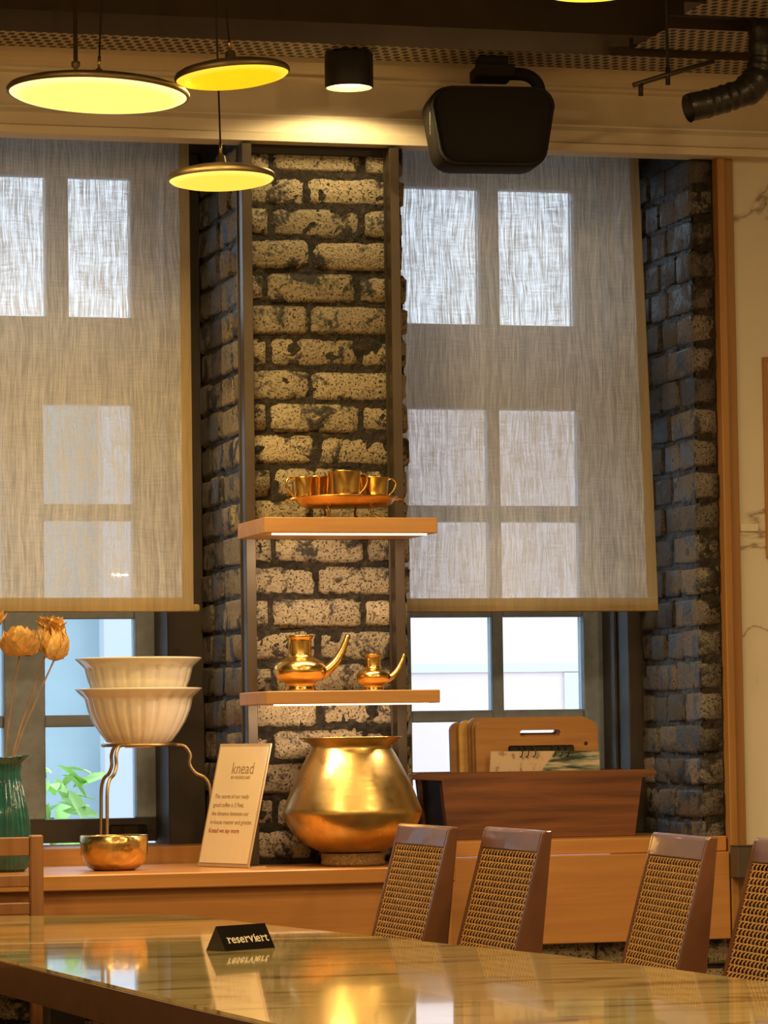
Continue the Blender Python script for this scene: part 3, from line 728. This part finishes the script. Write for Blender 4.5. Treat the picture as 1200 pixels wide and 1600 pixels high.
def board(x0, x1, y, ztop, mat, label, slot, lean=.05, th=.011, taper=0):
    zb = .8835
    o = empty('serving_board', ((x0 + x1) / 2, y, zb), label, 'board', 0, 'wooden boards standing in the trough'); hw = (x1 - x0) / 2; h = ztop - zb
    bm = bmesh.new(); out = rrect(-hw, hw, 0, h, .022)
    if slot:
        # outline with a stadium-shaped hand slot
        sx0, sx1, sz, sr = slot[0] - (x0 + x1) / 2, slot[1] - (x0 + x1) / 2, h - .031, .0085
        inn = [(sx1 - sr + sr * math.sin(t), sz + sr * math.cos(t)) for t in [PI * k / 6 for k in range(7)]] + [(sx0 + sr - sr * math.sin(t), sz - sr * math.cos(t)) for t in [PI * k / 6 for k in range(7)]]
        ev = []
        for yy in (0, th):
            vo = [bm.verts.new((p[0], yy, p[1])) for p in out]; vi = [bm.verts.new((p[0], yy, p[1])) for p in inn]
            es = [bm.edges.new((a, b)) for a, b in zip(vo, vo[1:] + vo[:1])] + [bm.edges.new((a, b)) for a, b in zip(vi, vi[1:] + vi[:1])]
            bmesh.ops.triangle_fill(bm, use_beauty=True, use_dissolve=False, edges=es); ev.append((vo, vi))
        for k in (0, 1):
            A, B = ev[0][k], ev[1][k]
            for i in range(len(A)): bm.faces.new([A[i], A[(i + 1) % len(A)], B[(i + 1) % len(A)], B[i]])
    else:
        A = [bm.verts.new((p[0], 0, p[1])) for p in out]; B = [bm.verts.new((p[0], th, p[1])) for p in out]
        bm.faces.new(A); bm.faces.new(B[::-1])
        for i in range(len(A)): bm.faces.new([A[i], A[(i + 1) % len(A)], B[(i + 1) % len(A)], B[i]])
    from_bm('board_panel', bm, mat, o); o.rotation_euler = (-lean, 0, 0); return o
bA = board(.444, .765, .218, 1.156, M['board'], 'front serving board with hand slot behind the menu', (.560, .668))
ko = lathe('knot', M['trough_end'], [(0, 0), (.005, 0), (.005, .0008), (0, .0008)], bA, 12); ko.rotation_euler = (PI / 2, 0, 0); ko.location = (.128, 0, .215)
board(.440, .762, .234, 1.160, M['board'], 'second serving board standing close behind the front board', (.558, .666))
board(.436, .758, .250, 1.166, M['board'], 'third serving board in the trough, rearmost of the slotted three', (.556, .664))
board(.420, .552, .282, 1.160, M['board_light'], 'pale yellow serving board with rounded corner behind the slotted boards', None)
board(.402, .550, .298, 1.156, M['board'], 'rearmost serving board showing its edge at the left of the trough', None)
pp = box('paper_sheet', M['paper'], -.10, .005, 0, .003, 0, .195, None, 0); pp.location = (.545, .2695, .8835); pp.rotation_euler = (-.05, 0, 0); tag(pp, 'loose cream sheet between the pale board and slotted boards', 'paper')
mn = empty('ring_menu', (.612, .190, .8835), 'ring-bound printed menu standing in front of the slotted boards', 'menu')
pg = prism('page', M['menu'], [(-.155, 0), (.146, 0), (.146, .196), (-.138, .198)], 'Y', 0, .003, mn)
box('binding_bar', M['gloss_black'], -.090, .083, .004, .012, .186, .212, mn, .004)
for k in (-.062, -.046, -.028, .024, .042, .060):
    tube('ring', M['gloss_black'], [(k + .003 * math.sin(t), -.002 - .009 * math.sin(t) if True else 0, .196 + .013 * math.cos(t)) for t in [PI * 2 * q / 16 for q in range(17)]], .0016, mn, 5)
mn.rotation_euler = (-.05, 0, 0)

# ================================================================== LAMPS
def pendant(x, y, zdisc, r, col, edge, s, label, power, tilt=(0, 0)):
    p = empty('pendant_lamp', (x, y, zdisc), label, 'lamp', 0, 'bronze disc pendant lamps')
    body = lathe('lamp_shade', M['lamp_metal'], [(r * .975, -.001), (r, .001), (r * 1.005, .007), (r * .985, .012), (r * .90, .018), (r * .65, .026), (r * .36, .032), (r * .18, .036), (.012, .040), (.010, .054), (.005, .058), (0, .058), (0, .030), (r * .6, .020), (r * .93, .009), (r * .975, -.001)], p, 72)
    df = lathe('diffuser', emit('lamp_diffuser', col, s, edge, r), [(r * .970, .0), (r * .93, -.004), (r * .80, -.0085), (r * .5, -.0125), (0, -.014)], p, 72)
    rod = tube('stem_rod', M['brass'], [(0, 0, .058), (0, 0, .085)], .0035, p, 8)
    tube('cable', M['black_paint'], [(0, 0, .085), (0, 0, 3.19 - zdisc)], .0022, p, 6)
    l = bpy.data.lights.new('pendant_light', 'AREA'); l.shape = 'DISK'; l.size = r * 1.7; l.energy = power; l.color = (1.0, .68, .26); l.spread = math.radians(165)
    o = bpy.data.objects.new('pendant_light', l); COL.objects.link(o); o.parent = p; o.location = (0, 0, -.017)
    p.rotation_euler = (tilt[0], tilt[1], 0)
    return p
pendant(-.699, -.80, 2.505, .196, (1.0, .86, .16), (1.0, .95, .40), 1.15, 'widest disc pendant lamp, glowing pale yellow at upper left', 9.0, (-.012, .045))
pendant(-.426, -.90, 2.537, .124, (1.0, .56, .003), (1.0, .72, .06), .98, 'deep amber disc pendant lamp just right of the widest one', 4.0, (-.035, -.075))
pendant(-.359, -.50, 2.378, .121, (1.0, .68, .075), (1.0, .82, .18), .97, 'lowest disc pendant lamp hanging in front of the brick pier', 4.5, (-.03, -.015))
pendant(.054, -1.85, 2.550, .105, (1.0, .78, .04), (1.0, .90, .12), 1.1, 'disc pendant lamp cut off by the top picture edge', 2.0)

sp = empty('ceiling_spotlight', (.0235, -.20, 2.655), 'black cylinder ceiling spotlight shining on the cornice', 'lamp')
lathe('housing', M['black_paint'], [(.050, .010), (.0545, .0), (.057, .0), (.0575, .003), (.0575, .080), (.055, .082), (0, .082), (0, .078), (.048, .076), (.050, .010)], sp, 48)
lathe('rim', emit('spot_rim_glow', (1.0, .78, .35), .8), [(.0545, .0003), (.0500, .009), (.044, .012), (.0545, .0003)], sp, 48)
lathe('lens', emit('spot_lens', (1.0, .90, .60), 3.5), [(0, .010), (.044, .012)], sp, 40)
box('mounting_arm', M['black_paint'], -.025, .025, -.025, .025, .082, .0865, sp, .001)
l = bpy.data.lights.new('spot_light', 'SPOT'); l.energy = 5.5; l.color = (1.0, .74, .34); l.spot_size = math.radians(160); l.spot_blend = .2; l.shadow_soft_size = .03
o = bpy.data.objects.new('spot_light', l); COL.objects.link(o); o.parent = sp; o.location = (0, 0, -.004)

# ================================================================== SPEAKER
spk = empty('loudspeaker', (.362, -.215, 2.466), 'black box loudspeaker hung on curved arm above the right window', 'speaker')
def rbox(bm, w0, w1, h, y0, y1, r, n=5, zs=0):
    """rounded trapezoid front (w0 bottom, w1 top half widths) extruded y0..y1"""
    def outline(k):
        pts = []
        for sx, sz in ((1, 1), (-1, 1), (-1, -1), (1, -1)):
            wv = (w1 if sz > 0 else w0) - r; hz = (h - r if sz > 0 else r)
            a0 = {(1, 1): 0, (-1, 1): PI / 2, (-1, -1): PI, (1, -1): 3 * PI / 2}[(sx, sz)]
            for q in range(n + 1):
                a = a0 + PI / 2 * q / n; pts.append((sx * wv + r * math.cos(a), hz + r * math.sin(a)))
        return [((x) * k, (z - h / 2) * k + h / 2 + zs) for x, z in pts]
    rings = []
    for y, k in ((y0, .93), (y0 + .004, .975), (y0 + .014, 1.0), (y1 - .03, .99), (y1 - .008, .95), (y1, .88)):
        rings.append([bm.verts.new((x, y, z)) for x, z in outline(k)])
    for a, b in zip(rings, rings[1:]):
        m_ = len(a)
        for i in range(m_): bm.faces.new([a[i], a[(i + 1) % m_], b[(i + 1) % m_], b[i]])
    bm.faces.new(rings[0]); bm.faces.new(rings[-1][::-1])
bm = bmesh.new(); rbox(bm, .136, .152, .193, -.060, .085, .050); cab = from_bm('cabinet', bm, M['speaker'], spk, True)
bm = bmesh.new(); rbox(bm, .131, .147, .184, -.072, -.0565, .046, zs=.0045); gr = from_bm('grille', bm, M['grille'], spk, True)
box('trim_strip', M['chrome'], -.1505, -.149, -.058, -.056, .075, .13, spk, .0005)
ya = .02
arm = spline([(.116, ya, .150), (.130, ya, .19), (.122, ya, .220), (.095, ya, .236), (.05, ya, .238)], 8)
tube('bracket_arm', M['speaker'], arm, .013, spk, 8, True, 1.2)
box('mount_plate', M['speaker'], -.030, .062, -.035, .075, .222, .252, spk, .003)
box('mount_stem', M['speaker'], -.02, .05, -.01, .05, .252, .2755, spk, .001)
spk.rotation_euler = (0, 0, math.radians(-7))

# ================================================================== CEILING SERVICES
def cable_tray(name, x0, x1, y0, y1, z, label, lip=.05, mat=None):
    t = empty(name, ((x0 + x1) / 2, (y0 + y1) / 2, z), label, 'cable tray', 0, 'perforated cable trays under the ceiling')
    hx, hy = (x1 - x0) / 2, (y1 - y0) / 2
    box('perforated_base', M['perf'], -hx, hx, -hy, hy, 0, .002, t, 0)
    box('side_lip', M['metal_post'], -hx, hx, -hy - .002, -hy, 0, lip, t, 0); box('side_lip', M['metal_post'], -hx, hx, hy, hy + .002, 0, lip, t, 0)
    for k in (-.6, .6):
        tube('hanger_rod', M['black_paint'], [(hx * k, -hy - .006, .0), (hx * k, -hy - .006, 3.197 - z)], .004, t, 6)
    return t
cable_tray('cable_tray', -3.6, 3.0, -.285, -.115, 2.742, 'long perforated cable tray running along the top of the cornice')
cable_tray('cable_tray', .70, 2.9, -.55, -.31, 2.757, 'perforated tray at upper right next to the black duct', .03)
cable_tray('cable_tray', .695, 2.9, -1.12, -.67, 2.765, 'perforated panel tray in the upper right picture corner', .03)
dk = empty('flexible_duct', (.72, -.62, 2.557), 'black taped flexible duct with elbow at upper right', 'duct')
path = spline([(-.002, 0, .002), (.05, 0, .014), (.10, 0, .030), (.145, 0, .048), (.172, .0, .078), (.182, 0, .118), (.184, .0, .16), (.184, 0, .30), (.184, 0, .64)], 8)
rr_ = [.0325 + .0008 * math.sin(i * 1.9) + random.uniform(-.0012, .0012) + (.004 if 22 < i < 34 else 0) for i in range(len(path))]
tube('hose', M['duct'], path, rr_, dk, 18, False)
lathe_end = lathe('hose_lining', M['black_paint'], [(0, .03), (.028, .03), (.030, .0), (.033, -.002)], dk, 24); lathe_end.rotation_euler = (0, math.radians(74), 0)
pr_ = empty('clamp_rail', (.60, -.58, 2.608), 'thin dark rail with hanging clamps beside the duct', 'rail')
tube('rail', M['metal_post'], [(.0, 0, .006), (.085, 0, .034), (.20, 0, .07)], .006, pr_, 8)
tube('clamp', M['black_paint'], [(.018, 0, .012), (.018, 0, -.018)], .006, pr_, 8)
tube('clamp', M['black_paint'], [(.085, 0, .050), (.085, 0, .010)], .006, pr_, 8)
tube('hanger', M['black_paint'], [(.085, 0, .034), (.085, 0, .588)], .004, pr_, 6)
sk = empty('sprinkler_head', (-.69, -.5, 2.60), 'small dark sprinkler head above the widest pendant lamp', 'sprinkler')
lathe('head', M['lamp_metal'], [(0, 0), (.012, .001), (.013, .004), (.005, .006), (.005, .02), (.010, .024), (.010, .034), (.005, .036), (.005, .6), (0, .6)], sk, 16)
lathe('deflector', M['lamp_metal'], [(0, -.003), (.016, -.002), (.016, .0), (0, .0)], sk, 16)

# ================================================================== RIGHT WALL ITEMS
fr_ = empty('wall_frame', (1.30, -.012, 1.552), 'timber framed panel on the marble wall at the right edge', 'frame')
box('frame_side', M['oak_trim'], -.168, -.158, -.012, .003, 0, .50, fr_, .001); box('frame_side', M['oak_trim'], .158, .168, -.012, .003, 0, .50, fr_, .001)
box('frame_side', M['oak_trim'], -.158, .158, -.012, .003, 0, .012, fr_, .001); box('frame_side', M['oak_trim'], -.158, .158, -.012, .003, .488, .50, fr_, .001)
box('panel', M['paper'], -.158, .158, -.004, .003, .012, .488, fr_, 0)
wp = box('wall_plaque', M['plate'], 1.064, 1.112, -.014, -.009, 1.617, 1.636, None, .001); tag(wp, 'small pale plate on the marble wall next to the trim', 'plate')
wb = empty('wall_box', (1.036, -.06, .765), 'dark bronze box at the foot of the timber trim', 'box')
box('box_body', M['darkbox'], -.024, .034, -.024, .028, 0, .076, wb, .002)
box('box_lid', M['darkbox'], -.025, .035, -.025, .028, .0765, .079, wb, .001)

# ================================================================== TABLE
TZ = .75
tb = empty('meeting_table', (-.65, -2.4, 0), 'long glossy olive stone table with dark brown edge', 'table')
tb_o = Vector((-.65, -2.4, 0))
far = [(-.60, -.775), (-.535, -.845), (-.468, -1.33), (-.384, -1.842), (-1.118, -1.698), (-1.205, -1.0), (-1.24, -.56), (-.92, -.675)]
near = [(-.383, -1.850), (-.322, -2.22), (-.268, -2.50), (-.222, -2.90), (-.190, -3.30), (-.17, -3.9), (-.22, -4.6), (-.95, -4.6), (-1.03, -4.0), (-1.075, -3.35), (-1.100, -2.90), (-1.128, -2.45), (-1.150, -2.10), (-1.119, -1.706)]
def slab(name, pts, z0, z1, mat, bev=.003, inset=0):
    P = [Vector((p[0] - tb_o.x, p[1] - tb_o.y)) for p in pts]
    if inset:
        c = sum(P, Vector((0, 0))) / len(P); P = [p + (c - p).normalized() * inset for p in P]
    return prism(name, mat, [(p.x, p.y) for p in P], 'Z', z0, z1, tb, bev, 2)
slab('tabletop', far, TZ - .005, TZ, M['table'], .001); slab('tabletop', near, TZ - .005, TZ, M['table'], .001)
slab('table_edge', far, TZ - .060, TZ - .0052, M['table_edge'], .010, -.008); slab('table_edge', near, TZ - .060, TZ - .0052, M['table_edge'], .010, -.008)
sm = prism('seam_strip', M['seam'], [(-1.119 + .65, -1.7055 + 2.4), (-.383 + .65, -1.8495 + 2.4), (-.384 + .65, -1.8425 + 2.4), (-1.118 + .65, -1.6985 + 2.4)], 'Z', TZ - .0045, TZ + .0003, tb)
for x, y in ((-.96, -1.72), (-.55, -1.3), (-.90, -4.2), (-.35, -4.0), (-.46, -2.2)):
    box('leg', M['jamb'], x + .65 - .034, x + .65 + .034, y + 2.4 - .034, y + 2.4 + .034, 0, TZ - .0605, tb, .003)

# reserved sign
rs_ = empty('reserved_sign', (-.712, -2.095, TZ), 'black tent sign reading reserviert on the table', 'sign')
a = math.atan2(.078, .125); rs_.rotation_euler = (0, 0, a)
HL, HB, HH = .062, .0255, .044
prism('tent', M['gloss_black'], [(-HB, 0), (HB, 0), (0, HH)], 'X', -HL, HL, rs_, .0008)
ta = math.atan2(HH, HB)
def serif_word(word, size, parent, loc, rot, mat):
    """upright serif lettering: thin letter cores with slab feet and heads added"""
    x = 0; parts = []
    for ch in word:
        t = text('lettering', mat, ch, size, parent, (0, 0, 0), rot, ext=.0003, align='LEFT', sx=1, off=.0002)
        me = t.data; xs = [v.co.x for v in me.vertices]; x0, x1 = min(xs), max(xs); xh = size * .50; sw = size * .10; sh = size * .045
        bm = bmesh.new(); bm.from_mesh(me)
        def bar(a, b_, y): add_box(bm, a, b_, y, y + sh, -.0003, .0003)
        if ch in 'ri': bar(x0 - sw * .7, x0 + sw * 1.6, 0); bar(x0 - sw * .8, x0 + sw * .5, xh - sh)
        if ch == 'v': bar(x0 - sw * .4, x0 + sw * 1.3, xh - sh); bar(x1 - sw * 1.3, x1 + sw * .4, xh - sh)
        bm.to_mesh(me); bm.free()
        parts.append((t, x - x0 + (sw * .7 if ch in 'ri' else 0))); x += (x1 - x0) + size * (.10 if ch in 'ri' else .075)
    R = Matrix.Rotation(rot[0], 3, 'X')
    for t, dx in parts: t.location = Vector(loc) + R @ Vector((dx - x / 2, 0, 0))
    return x
serif_word('reserviert', .0235, rs_, (.004, -HB * .66 - .0012, HH * .30), (ta, 0, 0), M['white_ink'])

# ================================================================== CANE CHAIRS
W2 = .20
def slx(z): return -.27 * (.93 - z)                 # front line of the back (local x), z up
def cane_chair(x, y, rz, label, first=None):
    if first:
        r = first.copy(); COL.objects.link(r)
        for ch in first.children:
            c = ch.copy(); COL.objects.link(c); c.parent = r
            for g in ch.children:
                d_ = g.copy(); COL.objects.link(d_); d_.parent = c
        r.location = (x, y, 0); r.rotation_euler = (0, 0, rz); r['label'] = label; return r
    r = empty('cane_chair', (x, y, 0), label, 'chair', rz, 'brown cane-backed chairs along the table')
    th = lambda z: .020 + .16 * (.93 - z)
    side = [(slx(.93) + .004, .93), (slx(.93) + .018, .929), (slx(.44) + th(.44), .44), (slx(.44), .44), (slx(.925), .925)]
    for s in (-1, 1):
        ya, yb = (-W2, -W2 + .014) if s < 0 else (W2 - .014, W2)
        prism('side_panel', M['leather'], side, 'Y', ya, yb, r, .003, 2)
    rail = [(slx(.93) + .004, .93), (slx(.93) + .018, .929), (slx(.886) + .024, .886), (slx(.886), .886), (slx(.925), .925)]
    prism('top_rail', M['leather'], rail, 'Y', -W2 + .0142, W2 - .0142, r, .003, 2)
    low = [(slx(.50), .50), (slx(.50) + .03, .50), (slx(.46) + .03, .46), (slx(.46), .46)]
    prism('bottom_rail', M['leather'], low, 'Y', -W2 + .0142, W2 - .0142, r, .002)
    back = [(slx(.885) + .018, .885), (slx(.885) + .020, .885), (slx(.50) + .022, .50), (slx(.50) + .020, .50)]
    prism('back_panel', M['cane_back'], back, 'Y', -W2 + .0145, W2 - .0145, r)
    # woven cane: horizontal double cords with slanted upright strands between them
    bm = bmesh.new(); y0, y1 = -W2 + .016, W2 - .016; dz = .0128; z = .884; row = 0
    while z > .505:
        xx = slx(z) + .004
        add_tube(bm, [(xx, y0, z), (xx, y1, z)], .0015, 5, False)
        n = 18
        for k in range(n):
            ya = y0 + (y1 - y0) * (k + .15) / n
            add_tube(bm, [(slx(z) + .003, ya, z), (slx(z - dz / 2) + .0005, ya + .0045, z - dz / 2), (slx(z - dz) + .003, ya + .0065, z - dz)], .0017, 4, False)
        z -= dz; row += 1
    cn = from_bm('cane_weave', bm, M['cane'], r, True); cn['kind'] = 'stuff'
    box('seat', M['leather'], -.52, -.10, -W2 + .002, W2 - .002, .415, .458, r, .010, 2)
    for lx, ly in ((-.50, -.17), (-.50, .17), (-.075, -.17), (-.075, .17)):
        box('leg', M['leather'], lx - .018, lx + .018, ly - .018, ly + .018, 0, .414 if lx < -.2 else .438, r, .003)
    return r
c0_ = cane_chair(-.009, -.85, 0, 'cane-backed brown chair furthest from the viewer, below the brass pot')
cane_chair(.057, -1.28, 0, 'second cane-backed brown chair, in front of the wooden trough', c0_)
cane_chair(.177, -1.93, math.radians(-5), 'third cane-backed brown chair, standing alone before the brick jamb', c0_)
cane_chair(.205, -2.42, math.radians(-2), 'nearest cane-backed brown chair, cut off by the right picture edge', c0_)

# ================================================================== SLATTED CHAIR (left)
sc_ = empty('slat_chair', (-1.00, -.545, 0), 'brown wooden slat-back chair at the left table end', 'chair')
def s2(z): return 0
for xa in (-.213, .184):
    box('leg', M['teak'], xa, xa + .029, -.014, .014, 0, .918, sc_, .003)
    box('leg', M['teak'], xa, xa + .029, -.40, -.37, 0, .43, sc_, .003)
for za, zb in ((.873, .914), (.806, .832), (.746, .772), (.680, .706), (.615, .640)):
    box('slat', M['teak'], -.1835, .1835, -.009, .009, za, zb, sc_, .002)
box('seat', M['teak'], -.205, .205, -.41, -.016, .432, .455, sc_, .004)
